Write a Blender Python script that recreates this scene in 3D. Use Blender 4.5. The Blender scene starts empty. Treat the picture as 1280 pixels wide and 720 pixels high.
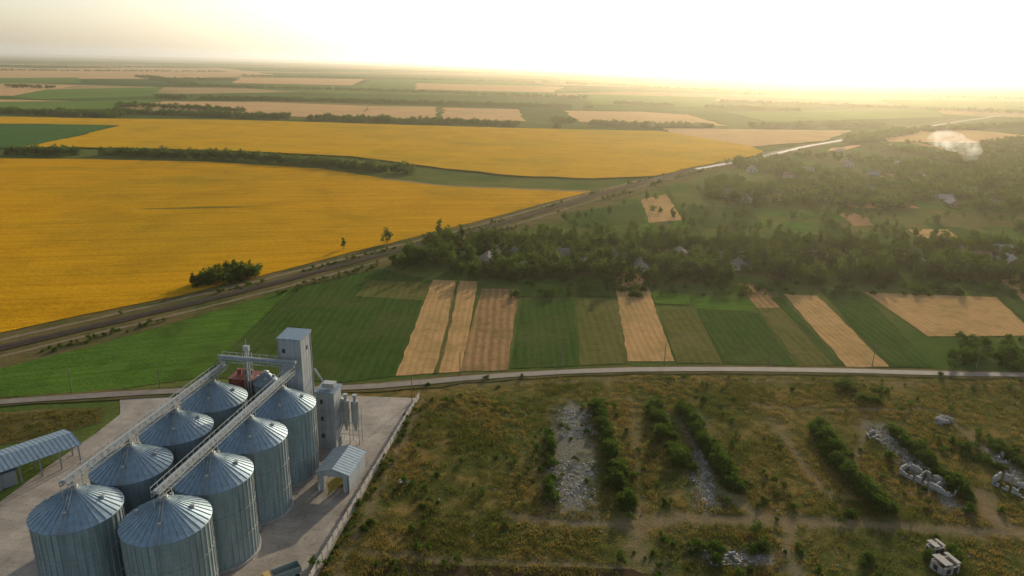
import bpy, math, random, bmesh
import numpy as np
import mathutils
from mathutils import Vector, Matrix, noise
random.seed(7)
rng = np.random.default_rng(7)
scene = bpy.context.scene
COL = scene.collection
# ------------------------------------------------------------------ camera (drone, 100 m up)
CAM_H = 100.0; FPX = 900.0
PITCH = math.radians(17.3); ROLL = math.radians(1.3)
_f = Vector((0, math.cos(PITCH), -math.sin(PITCH)))
_r0 = Vector((1, 0, 0)); _u0 = Vector((0, math.sin(PITCH), math.cos(PITCH)))
_r = _r0*math.cos(ROLL) + _u0*math.sin(ROLL)
_u = -_r0*math.sin(ROLL) + _u0*math.cos(ROLL)
cam_d = bpy.data.cameras.new("camera"); cam = bpy.data.objects.new("camera", cam_d); COL.objects.link(cam)
cam_d.sensor_width = 36; cam_d.lens = FPX/1280*36; cam_d.clip_start = 1; cam_d.clip_end = 200000
M = Matrix((( _r.x, _u.x, -_f.x, 0), (_r.y, _u.y, -_f.y, 0), (_r.z, _u.z, -_f.z, CAM_H), (0, 0, 0, 1)))
cam.matrix_world = M
scene.camera = cam
def G(px, py, z=0.0):
    """survey: map a sighting in the aerial photo to its metre position on the land"""
    d = _f + _r*((px-640)/FPX) - _u*((py-360)/FPX)
    t = (CAM_H-z)/max(-d.z, 0.0035)
    return (d.x*t, d.y*t)
def GP(pts, z=0.0): return [G(a, b, z) for a, b in pts]

# ------------------------------------------------------------------ light
SUN_EL = math.radians(14); SUN_AZ = math.radians(22)
sd = Vector((math.sin(SUN_AZ)*math.cos(SUN_EL), math.cos(SUN_AZ)*math.cos(SUN_EL), math.sin(SUN_EL)))
sl = bpy.data.lights.new("sun", 'SUN'); sl.energy = 5.0; sl.angle = math.radians(0.5); sl.color = (1.0, 0.85, 0.60)
so = bpy.data.objects.new("sun", sl); COL.objects.link(so); so.rotation_euler = sd.to_track_quat('Z', 'Y').to_euler()
so.location = (200, 400, 300)
w = bpy.data.worlds.new("World"); scene.world = w; w.use_nodes = True
nt = w.node_tree; nt.nodes.clear()
sky = nt.nodes.new('ShaderNodeTexSky'); sky.sky_type = 'NISHITA'; sky.sun_disc = False
sky.sun_elevation = SUN_EL; sky.sun_rotation = SUN_AZ; sky.air_density = 1.0; sky.dust_density = 1.8; sky.ozone_density = 1.0
hs = nt.nodes.new('ShaderNodeHueSaturation'); hs.inputs['Saturation'].default_value = .68; hs.inputs['Value'].default_value = 1.18
bg = nt.nodes.new('ShaderNodeBackground'); bg.inputs[1].default_value = 0.15
wo = nt.nodes.new('ShaderNodeOutputWorld')
nt.links.new(sky.outputs[0], hs.inputs['Color']); nt.links.new(hs.outputs[0], bg.inputs[0]); nt.links.new(bg.outputs[0], wo.inputs[0])
scene.view_settings.view_transform = 'Standard'
try: scene.view_settings.look = 'None'
except Exception: pass
scene.view_settings.exposure = 0

# ------------------------------------------------------------------ material helpers
def new_mat(name):
    m = bpy.data.materials.new(name); m.use_nodes = True
    n = m.node_tree; n.nodes.clear()
    out = n.nodes.new('ShaderNodeOutputMaterial')
    return m, n, out
def nd(n, t, **kw):
    x = n.nodes.new(t)
    for k, v in kw.items(): setattr(x, k, v)
    return x
def c4(c): return (c[0], c[1], c[2], 1)
def math_(n, op, a, b=None, c=None, clamp=False):
    x = n.nodes.new('ShaderNodeMath'); x.operation = op; x.use_clamp = clamp
    for i, v in enumerate((a, b, c)):
        if v is None: continue
        if isinstance(v, (int, float)): x.inputs[i].default_value = v
        else: n.links.new(v, x.inputs[i])
    return x.outputs[0]
def mixc(n, fac, a, b):
    x = n.nodes.new('ShaderNodeMix'); x.data_type = 'RGBA'
    if isinstance(fac, (int, float)): x.inputs[0].default_value = fac
    else: n.links.new(fac, x.inputs[0])
    for i, v in ((6, a), (7, b)):
        if isinstance(v, tuple): x.inputs[i].default_value = c4(v)
        else: n.links.new(v, x.inputs[i])
    return x.outputs[2]
def noise_(n, vec, scale, detail=4, rough=0.55, dist=0.0):
    x = n.nodes.new('ShaderNodeTexNoise'); x.inputs['Scale'].default_value = scale
    x.inputs['Detail'].default_value = detail; x.inputs['Roughness'].default_value = rough
    x.inputs['Distortion'].default_value = dist
    n.links.new(vec, x.inputs['Vector']); return x.outputs[0]
def ramp_(n, fac, lo, hi):
    x = n.nodes.new('ShaderNodeMapRange'); n.links.new(fac, x.inputs[0])
    x.inputs[1].default_value = lo; x.inputs[2].default_value = hi; return x.outputs[0]
def pos_(n): return n.nodes.new('ShaderNodeNewGeometry').outputs['Position']
def bsdf_(n, col, rough=0.9, metal=0.0, spec=0.2, normal=None):
    b = n.nodes.new('ShaderNodeBsdfPrincipled')
    if isinstance(col, tuple): b.inputs['Base Color'].default_value = c4(col)
    else: n.links.new(col, b.inputs['Base Color'])
    if isinstance(rough, (int, float)): b.inputs['Roughness'].default_value = rough
    else: n.links.new(rough, b.inputs['Roughness'])
    b.inputs['Metallic'].default_value = metal
    b.inputs['Specular IOR Level'].default_value = spec
    if normal is not None: n.links.new(normal, b.inputs['Normal'])
    return b.outputs[0]
def dif_(n, col, normal=None):
    b = n.nodes.new('ShaderNodeBsdfDiffuse'); n.links.new(col, b.inputs[0])
    if normal is not None: n.links.new(normal, b.inputs['Normal'])
    return b.outputs[0]
def bump_(n, h, strength, dist):
    x = n.nodes.new('ShaderNodeBump'); x.inputs['Strength'].default_value = strength
    x.inputs['Distance'].default_value = dist; n.links.new(h, x.inputs['Height']); return x.outputs[0]

def field_mat(name, c1, c2, c3=None, ang=90.0, row=3.0, rowk=0.25, big=0.02, fine=0.6, bump=0.5, patch=0.5, tram=0.0, mottle=0.0):
    """crop: c1/c2 blended by patches and fine grain, c3 = worn patches, drill rows in direction ang (deg)"""
    m, n, out = new_mat(name); p = pos_(n)
    a = math.radians(ang); px, py = -math.sin(a), math.cos(a)
    dot = nd(n, 'ShaderNodeVectorMath', operation='DOT_PRODUCT'); n.links.new(p, dot.inputs[0]); dot.inputs[1].default_value = (px, py, 0)
    mp = nd(n, 'ShaderNodeMapping'); mp.vector_type = 'TEXTURE'
    mp.inputs['Rotation'].default_value = (0, 0, a); mp.inputs['Scale'].default_value = (10, 1, 1); n.links.new(p, mp.inputs[0])
    nb = noise_(n, p, big, 5, 0.62); nf = noise_(n, p, fine, 5, 0.75); ns = noise_(n, mp.outputs[0], 1.0/row, 3, 0.6)
    wob = math_(n, 'MULTIPLY', nb, 5.0)
    s = math_(n, 'SINE', math_(n, 'ADD', math_(n, 'MULTIPLY', dot.outputs['Value'], 2*math.pi/row), wob))
    s = math_(n, 'MULTIPLY_ADD', s, 0.5, 0.5)
    f1 = ramp_(n, nf, 0.3, 0.7)
    f = math_(n, 'ADD', math_(n, 'MULTIPLY', f1, 0.5), math_(n, 'MULTIPLY', ramp_(n, ns, .3, .7), 0.5))
    f = math_(n, 'ADD', math_(n, 'MULTIPLY', f, 1-rowk), math_(n, 'MULTIPLY', s, rowk), clamp=True)
    col = mixc(n, f, c1, c2)
    if c3: col = mixc(n, math_(n, 'MULTIPLY', ramp_(n, nb, 0.46, 0.68), patch), col, c3)
    if mottle:
        nm = noise_(n, p, big*4, 6, .75, .6)
        col = mixc(n, math_(n, 'MULTIPLY', ramp_(n, nm, .48, .62), mottle), col, tuple(x*.62 for x in c1))
    if tram:   # wheel tracks left by the sprayer
        fr = math_(n, 'FRACT', math_(n, 'MULTIPLY', dot.outputs['Value'], 1/tram))
        t1 = math_(n, 'LESS_THAN', fr, .035); t1 = math_(n, 'MULTIPLY', t1, ramp_(n, nf, .35, .6))
        col = mixc(n, math_(n, 'MULTIPLY', t1, .5), col, tuple(x*.4 for x in c1))
        gap = ramp_(n, noise_(n, mp.outputs[0], .06, 2, .5), .69, .73)
        col = mixc(n, math_(n, 'MULTIPLY', gap, .75), col, (.08, .085, .02))
    h = math_(n, 'ADD', nf, math_(n, 'MULTIPLY', ns, 0.8))
    n.links.new(dif_(n, col, bump_(n, h, bump, 0.6)), out.inputs[0]); return m

def plain_mat(name, col, rough=0.7, metal=0.0, var=0.25, scale=0.8, spec=0.3, bump=0.0, matte=False):
    m, n, out = new_mat(name); p = pos_(n)
    k = noise_(n, p, scale, 6, 0.65); k2 = noise_(n, p, scale*7, 3, 0.6)
    dk = tuple(x*(1-var) for x in col); lt = tuple(min(1, x*(1+var)) for x in col)
    f = math_(n, 'ADD', math_(n, 'MULTIPLY', ramp_(n, k, .3, .7), .7), math_(n, 'MULTIPLY', k2, .3))
    nn = bump_(n, k2, bump, 0.05) if bump else None
    c = mixc(n, f, dk, lt)
    n.links.new(dif_(n, c, nn) if matte else bsdf_(n, c, rough, metal, spec, nn), out.inputs[0]); return m

# ------------------------------------------------------------------ mesh helpers
class MB:
    def __init__(s): s.v = []; s.f = []; s.mi = []
    def add(s, vs, fs, mi=0):
        o = len(s.v); s.v += [tuple(x) for x in vs]; s.f += [tuple(i+o for i in f) for f in fs]; s.mi += [mi]*len(fs)
    def box(s, c, d, rz=0.0, mi=0):
        x, y, z = d[0]/2, d[1]/2, d[2]/2; ca, sa = math.cos(rz), math.sin(rz); vs = []
        for sx, sy, sz in ((-1,-1,-1),(1,-1,-1),(1,1,-1),(-1,1,-1),(-1,-1,1),(1,-1,1),(1,1,1),(-1,1,1)):
            a, b = sx*x, sy*y; vs.append((c[0]+a*ca-b*sa, c[1]+a*sa+b*ca, c[2]+sz*z))
        s.add(vs, [(0,3,2,1),(4,5,6,7),(0,1,5,4),(1,2,6,5),(2,3,7,6),(3,0,4,7)], mi)
    def beam(s, p0, p1, t, mi=0, t2=None):
        p0 = Vector(p0); p1 = Vector(p1); d = (p1-p0).normalized(); t2 = t2 or t
        up = Vector((0,0,1)) if abs(d.z) < .9 else Vector((1,0,0))
        a = d.cross(up).normalized()*t/2; b = a.cross(d).normalized()*t2/2
        vs = [p0-a-b, p0+a-b, p0+a+b, p0-a+b, p1-a-b, p1+a-b, p1+a+b, p1-a+b]
        s.add(vs, [(0,3,2,1),(4,5,6,7),(0,1,5,4),(1,2,6,5),(2,3,7,6),(3,0,4,7)], mi)
    def cyl(s, p0, p1, r0, r1, n=12, mi=0, cap=True):
        p0 = Vector(p0); p1 = Vector(p1); d = (p1-p0).normalized()
        up = Vector((0,0,1)) if abs(d.z) < .9 else Vector((1,0,0))
        a = d.cross(up).normalized(); b = d.cross(a).normalized(); vs = []
        for p, r in ((p0, r0), (p1, r1)):
            for i in range(n):
                t = 2*math.pi*i/n; vs.append(p + a*math.cos(t)*r + b*math.sin(t)*r)
        fs = [(i, (i+1) % n, n+(i+1) % n, n+i) for i in range(n)]
        if cap: fs += [tuple(range(n))[::-1], tuple(range(n, 2*n))]
        s.add(vs, fs, mi)
    def mesh(s, name, mats):
        me = bpy.data.meshes.new(name); me.from_pydata(s.v, [], s.f)
        for m in (mats if isinstance(mats, (list, tuple)) else [mats]): me.materials.append(m)
        me.polygons.foreach_set("material_index", s.mi); me.update(); return me
def ob(name, data, parent=None, loc=None, rz=0.0):
    o = bpy.data.objects.new(name, data); COL.objects.link(o)
    if parent: o.parent = parent
    if loc: o.location = loc
    o.rotation_euler[2] = rz
    return o

def jitter_edge(pts, step, amp):
    out = []
    for i, (x0, y0) in enumerate(pts):
        x1, y1 = pts[(i+1) % len(pts)]; L = math.hypot(x1-x0, y1-y0); k = max(1, min(60, int(L/step)))
        for j in range(k):
            t = j/k; x = x0+(x1-x0)*t; y = y0+(y1-y0)*t
            nx, ny = -(y1-y0)/max(L, 1e-6), (x1-x0)/max(L, 1e-6)
            a = noise.noise(Vector((x*0.13, y*0.13, 3.1)))*amp*(0.3 if j == 0 else 1)
            out.append((x+nx*a, y+ny*a))
    return out
def sheet(name, pts, z, mat, step=6.0, amp=0.5, jit=True):
    dist = math.hypot(*[sum(p[i] for p in pts)/len(pts) for i in (0, 1)])
    if jit: pts = jitter_edge(pts, step*max(1, dist/350), amp*max(1, dist/400))
    tri = mathutils.geometry.tessellate_polygon([[Vector((x, y, 0)) for x, y in pts]])
    me = bpy.data.meshes.new(name)
    fs = []
    for t in tri:
        a, b, c = [Vector((*pts[i], 0)) for i in t]
        fs.append(tuple(t) if (b-a).cross(c-a).z > 0 else tuple(t)[::-1])
    me.from_pydata([(x, y, z) for x, y in pts], [], fs); me.materials.append(mat); me.update()
    return ob(name, me)
def ribbon(name, line, width, z, mat, sub=8.0, amp=0.15):
    pts = []
    for i in range(len(line)-1):
        (x0, y0), (x1, y1) = line[i], line[i+1]; L = math.hypot(x1-x0, y1-y0); k = max(1, min(80, int(L/sub)))
        pts += [(x0+(x1-x0)*j/k, y0+(y1-y0)*j/k) for j in range(k)]
    pts.append(line[-1])
    for _ in range(6):
        pts = [pts[0]]+[((pts[i-1][0]+2*pts[i][0]+pts[i+1][0])/4, (pts[i-1][1]+2*pts[i][1]+pts[i+1][1])/4) for i in range(1, len(pts)-1)]+[pts[-1]]
    vs = []; fs = []
    for i, (x, y) in enumerate(pts):
        a = pts[max(0, i-1)]; b = pts[min(len(pts)-1, i+1)]; L = math.hypot(b[0]-a[0], b[1]-a[1]) or 1
        nx, ny = -(b[1]-a[1])/L, (b[0]-a[0])/L
        wl = width/2*(1+amp*noise.noise(Vector((x*.1, y*.1, 1)))*2); wr = width/2*(1+amp*noise.noise(Vector((x*.1, y*.1, 9)))*2)
        vs += [(x+nx*wl, y+ny*wl, z), (x-nx*wr, y-ny*wr, z)]
        if i: fs.append((2*i-2, 2*i-1, 2*i+1, 2*i))
    me = bpy.data.meshes.new(name); me.from_pydata(vs, [], fs); me.materials.append(mat); me.update()
    return ob(name, me)
def inside(p, poly):
    x, y = p; c = False; j = len(poly)-1
    for i in range(len(poly)):
        xi, yi = poly[i]; xj, yj = poly[j]
        if (yi > y) != (yj > y) and x < (xj-xi)*(y-yi)/(yj-yi)+xi: c = not c
        j = i
    return c
def pts_in(poly, n):
    xs = [p[0] for p in poly]; ys = [p[1] for p in poly]; out = []; k = 0
    while len(out) < n and k < n*40:
        k += 1; p = (random.uniform(min(xs), max(xs)), random.uniform(min(ys), max(ys)))
        if inside(p, poly): out.append(p)
    return out
def along(line, spacing, width, gap=0.0, gs=.03):
    out = []
    for i in range(len(line)-1):
        (x0, y0), (x1, y1) = line[i], line[i+1]; L = math.hypot(x1-x0, y1-y0); k = max(1, int(L/spacing))
        nx, ny = -(y1-y0)/L, (x1-x0)/L
        for j in range(k):
            t = (j+random.random())/k; x = x0+(x1-x0)*t; y = y0+(y1-y0)*t
            if gap and noise.noise(Vector((x*gs, y*gs, 5))) < -0.5+gap: continue
            o = random.uniform(-.5, .5)*width; out.append((x+nx*o, y+ny*o))
    return out

# ------------------------------------------------------------------ vegetation prototypes
def leaf_mat(name, c_dark, c_light, trans=0.35):
    m, n, out = new_mat(name)
    at = nd(n, 'ShaderNodeAttribute'); at.attribute_name = "tone"
    oi = nd(n, 'ShaderNodeObjectInfo')
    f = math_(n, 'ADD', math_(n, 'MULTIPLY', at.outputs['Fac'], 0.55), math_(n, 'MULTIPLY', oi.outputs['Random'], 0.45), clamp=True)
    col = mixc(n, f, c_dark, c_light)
    d = nd(n, 'ShaderNodeBsdfDiffuse'); t = nd(n, 'ShaderNodeBsdfTranslucent')
    n.links.new(col, d.inputs[0]); n.links.new(mixc(n, 0.4, col, (c_light[0]*1.4, c_light[1]*1.3, c_light[2]*.6)), t.inputs[0])
    mx = nd(n, 'ShaderNodeMixShader'); mx.inputs[0].default_value = trans
    n.links.new(d.outputs[0], mx.inputs[1]); n.links.new(t.outputs[0], mx.inputs[2]); n.links.new(mx.outputs[0], out.inputs[0]); return m
M_BARK = plain_mat("bark", (0.09, 0.065, 0.045), 0.95, 0, .3, 3)
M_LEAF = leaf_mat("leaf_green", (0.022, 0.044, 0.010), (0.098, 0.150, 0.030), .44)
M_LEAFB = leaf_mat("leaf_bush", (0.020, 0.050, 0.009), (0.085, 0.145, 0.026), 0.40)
M_GRASS = leaf_mat("grass_blade", (0.085, 0.070, 0.022), (0.28, 0.205, 0.070), 0.4)
M_WEED = leaf_mat("weed_leaf", (0.04, 0.055, 0.012), (0.125, 0.135, 0.032), 0.4)

def make_tree(name, seed, H, R, trunk_h, nclump, nleaf, leaf, squash=1.0, mat=None, bush=False):
    r = random.Random(seed); mb = MB(); tone = []
    th = trunk_h
    if not bush:
        mb.cyl((0, 0, -0.2), (r.uniform(-.2, .2), r.uniform(-.2, .2), H*.62), .035*H, .012*H, 6, 1)
    nl = 7 if not bush else 5
    lobes = []
    for i in range(nl):
        a = 2*math.pi*(i+r.random()*.7)/nl; zz = th+(H-th)*r.uniform(.15, .8)
        rr = R*r.uniform(.35, .75); c = Vector((math.cos(a)*rr, math.sin(a)*rr, zz)); lobes.append((c, R*r.uniform(.35, .6)))
        mb.cyl((0, 0, max(0, zz*.45)), tuple(c), .014*H, .004*H, 4, 1, False)
    lobes.append((Vector((r.uniform(-.2, .2)*R, r.uniform(-.2, .2)*R, H-R*.35)), R*.5))
    lobes.append((Vector((0, 0, th+(H-th)*.45)), R*.65))
    tone += [0.0]*len(mb.f)
    for k in range(nclump):
        c, lr = lobes[r.randrange(len(lobes))]
        d = Vector((r.gauss(0, 1), r.gauss(0, 1), r.gauss(0, 1))).normalized()
        p = c+Vector((d.x*lr, d.y*lr, d.z*lr*squash))*(r.random()**.4)
        if p.z < 0.15: p.z = 0.15+r.random()*.3
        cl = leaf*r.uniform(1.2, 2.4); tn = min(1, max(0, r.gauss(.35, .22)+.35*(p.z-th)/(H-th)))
        for q in range(nleaf):
            o = p+Vector((r.gauss(0, 1), r.gauss(0, 1), r.gauss(0, .7)))*cl*.5
            nrm = Vector((r.gauss(0, 1), r.gauss(0, 1), r.gauss(0, 1)+.6)).normalized()
            a = nrm.orthogonal().normalized(); a.rotate(Matrix.Rotation(r.random()*6.28, 3, nrm)); b = nrm.cross(a)
            sz = leaf*r.uniform(.5, 1.1)
            mb.add([o-a*sz, o-b*sz*.55, o+a*sz, o+b*sz*.55], [(0, 1, 2, 3)], 0); tone.append(min(1, max(0, tn+r.gauss(0, .1))))
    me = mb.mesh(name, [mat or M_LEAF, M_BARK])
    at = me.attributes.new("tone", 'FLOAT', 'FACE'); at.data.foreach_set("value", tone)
    return bpy.data.objects.new(name, me)
def make_tuft(name, seed, h, spread, nb, mat, wdt):
    r = random.Random(seed); mb = MB(); tone = []
    for i in range(nb):
        a = r.random()*6.28; q = r.random()**.5*spread; x, y = math.cos(a)*q, math.sin(a)*q; hh = h*r.uniform(.4, 1)
        l = r.uniform(0, .4)*h; b = r.random()*6.28; wx, wy = math.cos(b)*wdt, math.sin(b)*wdt
        mb.add([(x-wx, y-wy, 0), (x+wx, y+wy, 0), (x+wx*.6+math.cos(a)*l*.5, y+wy*.6+math.sin(a)*l*.5, hh*.6), (x+math.cos(a)*l, y+math.sin(a)*l, hh)], [(0, 1, 2, 3)]); tone.append(r.random())
    me = mb.mesh(name, [mat]); at = me.attributes.new("tone", 'FLOAT', 'FACE'); at.data.foreach_set("value", tone)
    return bpy.data.objects.new(name, me)
def make_stone(name, seed, mats):
    r = random.Random(seed); mb = MB()
    for i in range(6):
        c = (r.uniform(-.9, .9), r.uniform(-.9, .9), r.uniform(0, .1)); d = (r.uniform(.2, .7), r.uniform(.15, .5), r.uniform(.1, .35))
        o = len(mb.v); mb.box(c, d, r.random()*3, r.randrange(len(mats)))
        for k in range(o, len(mb.v)):
            v = mb.v[k]; mb.v[k] = (v[0]+r.uniform(-.12, .12), v[1]+r.uniform(-.12, .12), v[2]+r.uniform(-.12, .12))
    return bpy.data.objects.new(name, mb.mesh(name, mats))
def proto(cname, objs):
    c = bpy.data.collections.new(cname)
    for o in objs: c.objects.link(o)
    return c
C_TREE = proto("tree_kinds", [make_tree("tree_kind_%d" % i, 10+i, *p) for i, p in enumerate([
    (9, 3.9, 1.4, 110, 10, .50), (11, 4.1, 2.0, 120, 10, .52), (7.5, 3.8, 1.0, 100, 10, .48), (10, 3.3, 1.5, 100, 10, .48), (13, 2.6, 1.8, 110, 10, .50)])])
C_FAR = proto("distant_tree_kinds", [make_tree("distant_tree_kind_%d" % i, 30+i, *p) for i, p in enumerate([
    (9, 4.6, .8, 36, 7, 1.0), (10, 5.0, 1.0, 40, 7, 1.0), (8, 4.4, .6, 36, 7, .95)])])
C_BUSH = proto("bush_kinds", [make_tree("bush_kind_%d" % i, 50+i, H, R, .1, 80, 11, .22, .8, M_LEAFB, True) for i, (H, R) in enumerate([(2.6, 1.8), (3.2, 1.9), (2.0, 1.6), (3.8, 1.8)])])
C_TUFT = proto("tuft_kinds", [make_tuft("tuft_kind_%d" % i, 80+i, h, s, 24, m, .055) for i, (h, s, m) in enumerate([(.6, .8, M_GRASS), (.7, .7, M_GRASS), (.5, 1.0, M_WEED), (.8, .8, M_WEED), (.5, .9, M_WEED)])])
M_RUB1 = plain_mat("rubble_concrete", (0.33, 0.32, 0.295), .95, 0, .4, 1.5); M_RUB2 = plain_mat("rubble_brick", (0.21, 0.18, 0.145), .95, 0, .35, 1.5)
C_STONE = proto("rubble_kinds", [make_stone("rubble_kind_%d" % i, 120+i, [M_RUB1, M_RUB2]) for i in range(4)])

def gn_tree(coll):
    g = bpy.data.node_groups.new("instancer_"+coll.name, 'GeometryNodeTree')
    g.interface.new_socket("Geometry", in_out='INPUT', socket_type='NodeSocketGeometry')
    g.interface.new_socket("Geometry", in_out='OUTPUT', socket_type='NodeSocketGeometry')
    gi = g.nodes.new('NodeGroupInput'); go = g.nodes.new('NodeGroupOutput')
    ci = g.nodes.new('GeometryNodeCollectionInfo'); ci.inputs['Collection'].default_value = coll
    ci.inputs['Separate Children'].default_value = True; ci.inputs['Reset Children'].default_value = True
    ip = g.nodes.new('GeometryNodeInstanceOnPoints'); ip.inputs['Pick Instance'].default_value = True
    def na(nm, t):
        x = g.nodes.new('GeometryNodeInputNamedAttribute'); x.data_type = t; x.inputs['Name'].default_value = nm; return x.outputs['Attribute']
    g.links.new(gi.outputs[0], ip.inputs['Points']); g.links.new(ci.outputs[0], ip.inputs['Instance'])
    g.links.new(na("idx", 'INT'), ip.inputs['Instance Index'])
    g.links.new(na("rot", 'FLOAT_VECTOR'), ip.inputs['Rotation']); g.links.new(na("scl", 'FLOAT_VECTOR'), ip.inputs['Scale'])
    g.links.new(ip.outputs[0], go.inputs[0]); return g
GN = {}
def scatter(name, pts, coll, smin=.7, smax=1.2, z=0.0, kinds=None, tilt=.05):
    if not len(pts): return
    if coll.name not in GN: GN[coll.name] = gn_tree(coll)
    n = len(pts); me = bpy.data.meshes.new(name); me.from_pydata([(p[0], p[1], z) for p in pts], [], [])
    nk = len(coll.objects)
    idx = rng.choice(kinds, n) if kinds else rng.integers(0, nk, n)
    me.attributes.new("idx", 'INT', 'POINT').data.foreach_set("value", idx.astype(np.int32))
    rot = np.zeros((n, 3)); rot[:, 2] = rng.random(n)*6.28; rot[:, 0] = rng.normal(0, tilt, n); rot[:, 1] = rng.normal(0, tilt, n)
    me.attributes.new("rot", 'FLOAT_VECTOR', 'POINT').data.foreach_set("vector", rot.astype(np.float32).ravel())
    s = rng.uniform(smin, smax, n); sc = np.stack([s*rng.uniform(.85, 1.15, n), s*rng.uniform(.85, 1.15, n), s*rng.uniform(.85, 1.15, n)], 1)
    me.attributes.new("scl", 'FLOAT_VECTOR', 'POINT').data.foreach_set("vector", sc.astype(np.float32).ravel())
    o = ob(name, me); md = o.modifiers.new("instances", 'NODES'); md.node_group = GN[coll.name]; return o

# ------------------------------------------------------------------ ground (one sheet to the horizon)
m, n, out = new_mat("countryside_ground"); p = pos_(n)
mp = nd(n, 'ShaderNodeMapping'); mp.inputs['Rotation'].default_value = (0, 0, .35); mp.inputs['Scale'].default_value = (1/1500, 1/650, 1); n.links.new(p, mp.inputs[0])
flat = nd(n, 'ShaderNodeVectorMath', operation='MULTIPLY'); n.links.new(mp.outputs[0], flat.inputs[0]); flat.inputs[1].default_value = (1, 1, 0)
vo = nd(n, 'ShaderNodeTexVoronoi'); vo.distance = 'CHEBYCHEV'; vo.inputs['Scale'].default_value = 1; vo.inputs['Randomness'].default_value = .8; n.links.new(flat.outputs[0], vo.inputs['Vector'])
sep = nd(n, 'ShaderNodeSeparateColor'); n.links.new(vo.outputs['Color'], sep.inputs[0])
cr = nd(n, 'ShaderNodeValToRGB'); cr.color_ramp.interpolation = 'CONSTANT'
stops = [(0, (.07, .11, .03)), (.2, (.32, .21, .10)), (.34, (.045, .08, .025)), (.50, (.10, .15, .04)), (.64, (.34, .23, .11)), (.74, (.06, .09, .028)), (.9, (.20, .17, .055))]
cr.color_ramp.elements[0].color = c4(stops[0][1]); cr.color_ramp.elements[1].position = stops[1][0]; cr.color_ramp.elements[1].color = c4(stops[1][1])
for s_, c_ in stops[2:]:
    e = cr.color_ramp.elements.new(s_); e.color = c4(c_)
n.links.new(sep.outputs[0], cr.inputs[0])
ln = nd(n, 'ShaderNodeVectorMath', operation='LENGTH'); n.links.new(p, ln.inputs[0])
far = ramp_(n, ln.outputs['Value'], 1300, 1900)
near = mixc(n, ramp_(n, noise_(n, p, .015, 5, .6), .38, .62), (.055, .098, .020), (.130, .140, .040))
near = mixc(n, math_(n, 'MULTIPLY', ramp_(n, noise_(n, p, .5, 5, .7), .35, .7), .6), near, (.045, .066, .018))
col = mixc(n, math_(n, 'MULTIPLY', far, 1.0), near, cr.outputs[0])
col = mixc(n, math_(n, 'MULTIPLY', ramp_(n, noise_(n, p, .004, 5, .6), .5, .7), .5), col, (.05, .075, .026))
n.links.new(dif_(n, col, bump_(n, noise_(n, p, .5, 5, .7), .5, .6)), out.inputs[0])
mb = MB(); S = 60000; mb.add([(-S, -S, 0), (S, -S, 0), (S, S, 0), (-S, S, 0)], [(0, 1, 2, 3)]); ob("ground", mb.mesh("ground", m))

# ------------------------------------------------------------------ fields
ORANGE = field_mat("sunflower_crop", (.36, .175, .006), (.62, .320, .012), (.30, .205, .016), ang=12, row=9, rowk=.12, big=.006, fine=.35, patch=.7, tram=36, bump=.9, mottle=.28)
ORANGE2 = field_mat("sunflower_crop_far", (.40, .21, .010), (.58, .325, .018), (.32, .23, .022), ang=170, row=14, rowk=.18, big=.005, fine=.15, patch=.7, mottle=.25)
WHEAT = field_mat("ripe_wheat", (.33, .195, .08), (.51, .315, .14), (.25, .185, .07), ang=90, row=2.4, rowk=.4, big=.05, fine=1.2, patch=.65, mottle=.3)
WHEAT2 = field_mat("ploughed_stubble", (.21, .125, .058), (.37, .225, .105), (.17, .135, .05), ang=90, row=3.0, rowk=.6, big=.06, fine=1.0, patch=.6, bump=.9, mottle=.4)
STUB = field_mat("stubble", (.42, .25, .115), (.54, .335, .165), (.36, .26, .11), ang=5, row=30, rowk=.3, big=.006, fine=.08, mottle=.2)
GREEN = field_mat("corn_crop", (.026, .056, .012), (.066, .108, .025), (.085, .095, .033), ang=90, row=3, rowk=.3, big=.03, fine=1.0, patch=.75, bump=.8, mottle=.35)
BRIGHT = field_mat("young_crop", (.045, .098, .014), (.098, .170, .028), (.060, .088, .020), ang=20, row=4, rowk=.2, big=.02, fine=.7, patch=.9, bump=.8, mottle=.4)
OLIVE = field_mat("fallow_plot", (.070, .080, .022), (.135, .128, .040), (.165, .135, .058), ang=90, row=3, rowk=.35, big=.05, fine=1.2, mottle=.4)
FARG = field_mat("pasture", (.08, .14, .03), (.13, .195, .045), (.07, .11, .03), ang=10, row=30, rowk=.15, big=.004, fine=.06)
BLUEG = field_mat("beet_crop", (.04, .10, .03), (.07, .135, .04), (.05, .09, .025), ang=10, row=20, rowk=.15, big=.01, fine=.15)
VERGE = field_mat("dry_verge", (.080, .072, .026), (.170, .130, .058), (.055, .075, .022), ang=30, row=5, rowk=.1, big=.05, fine=1.0, patch=.9, mottle=.3)
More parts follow.
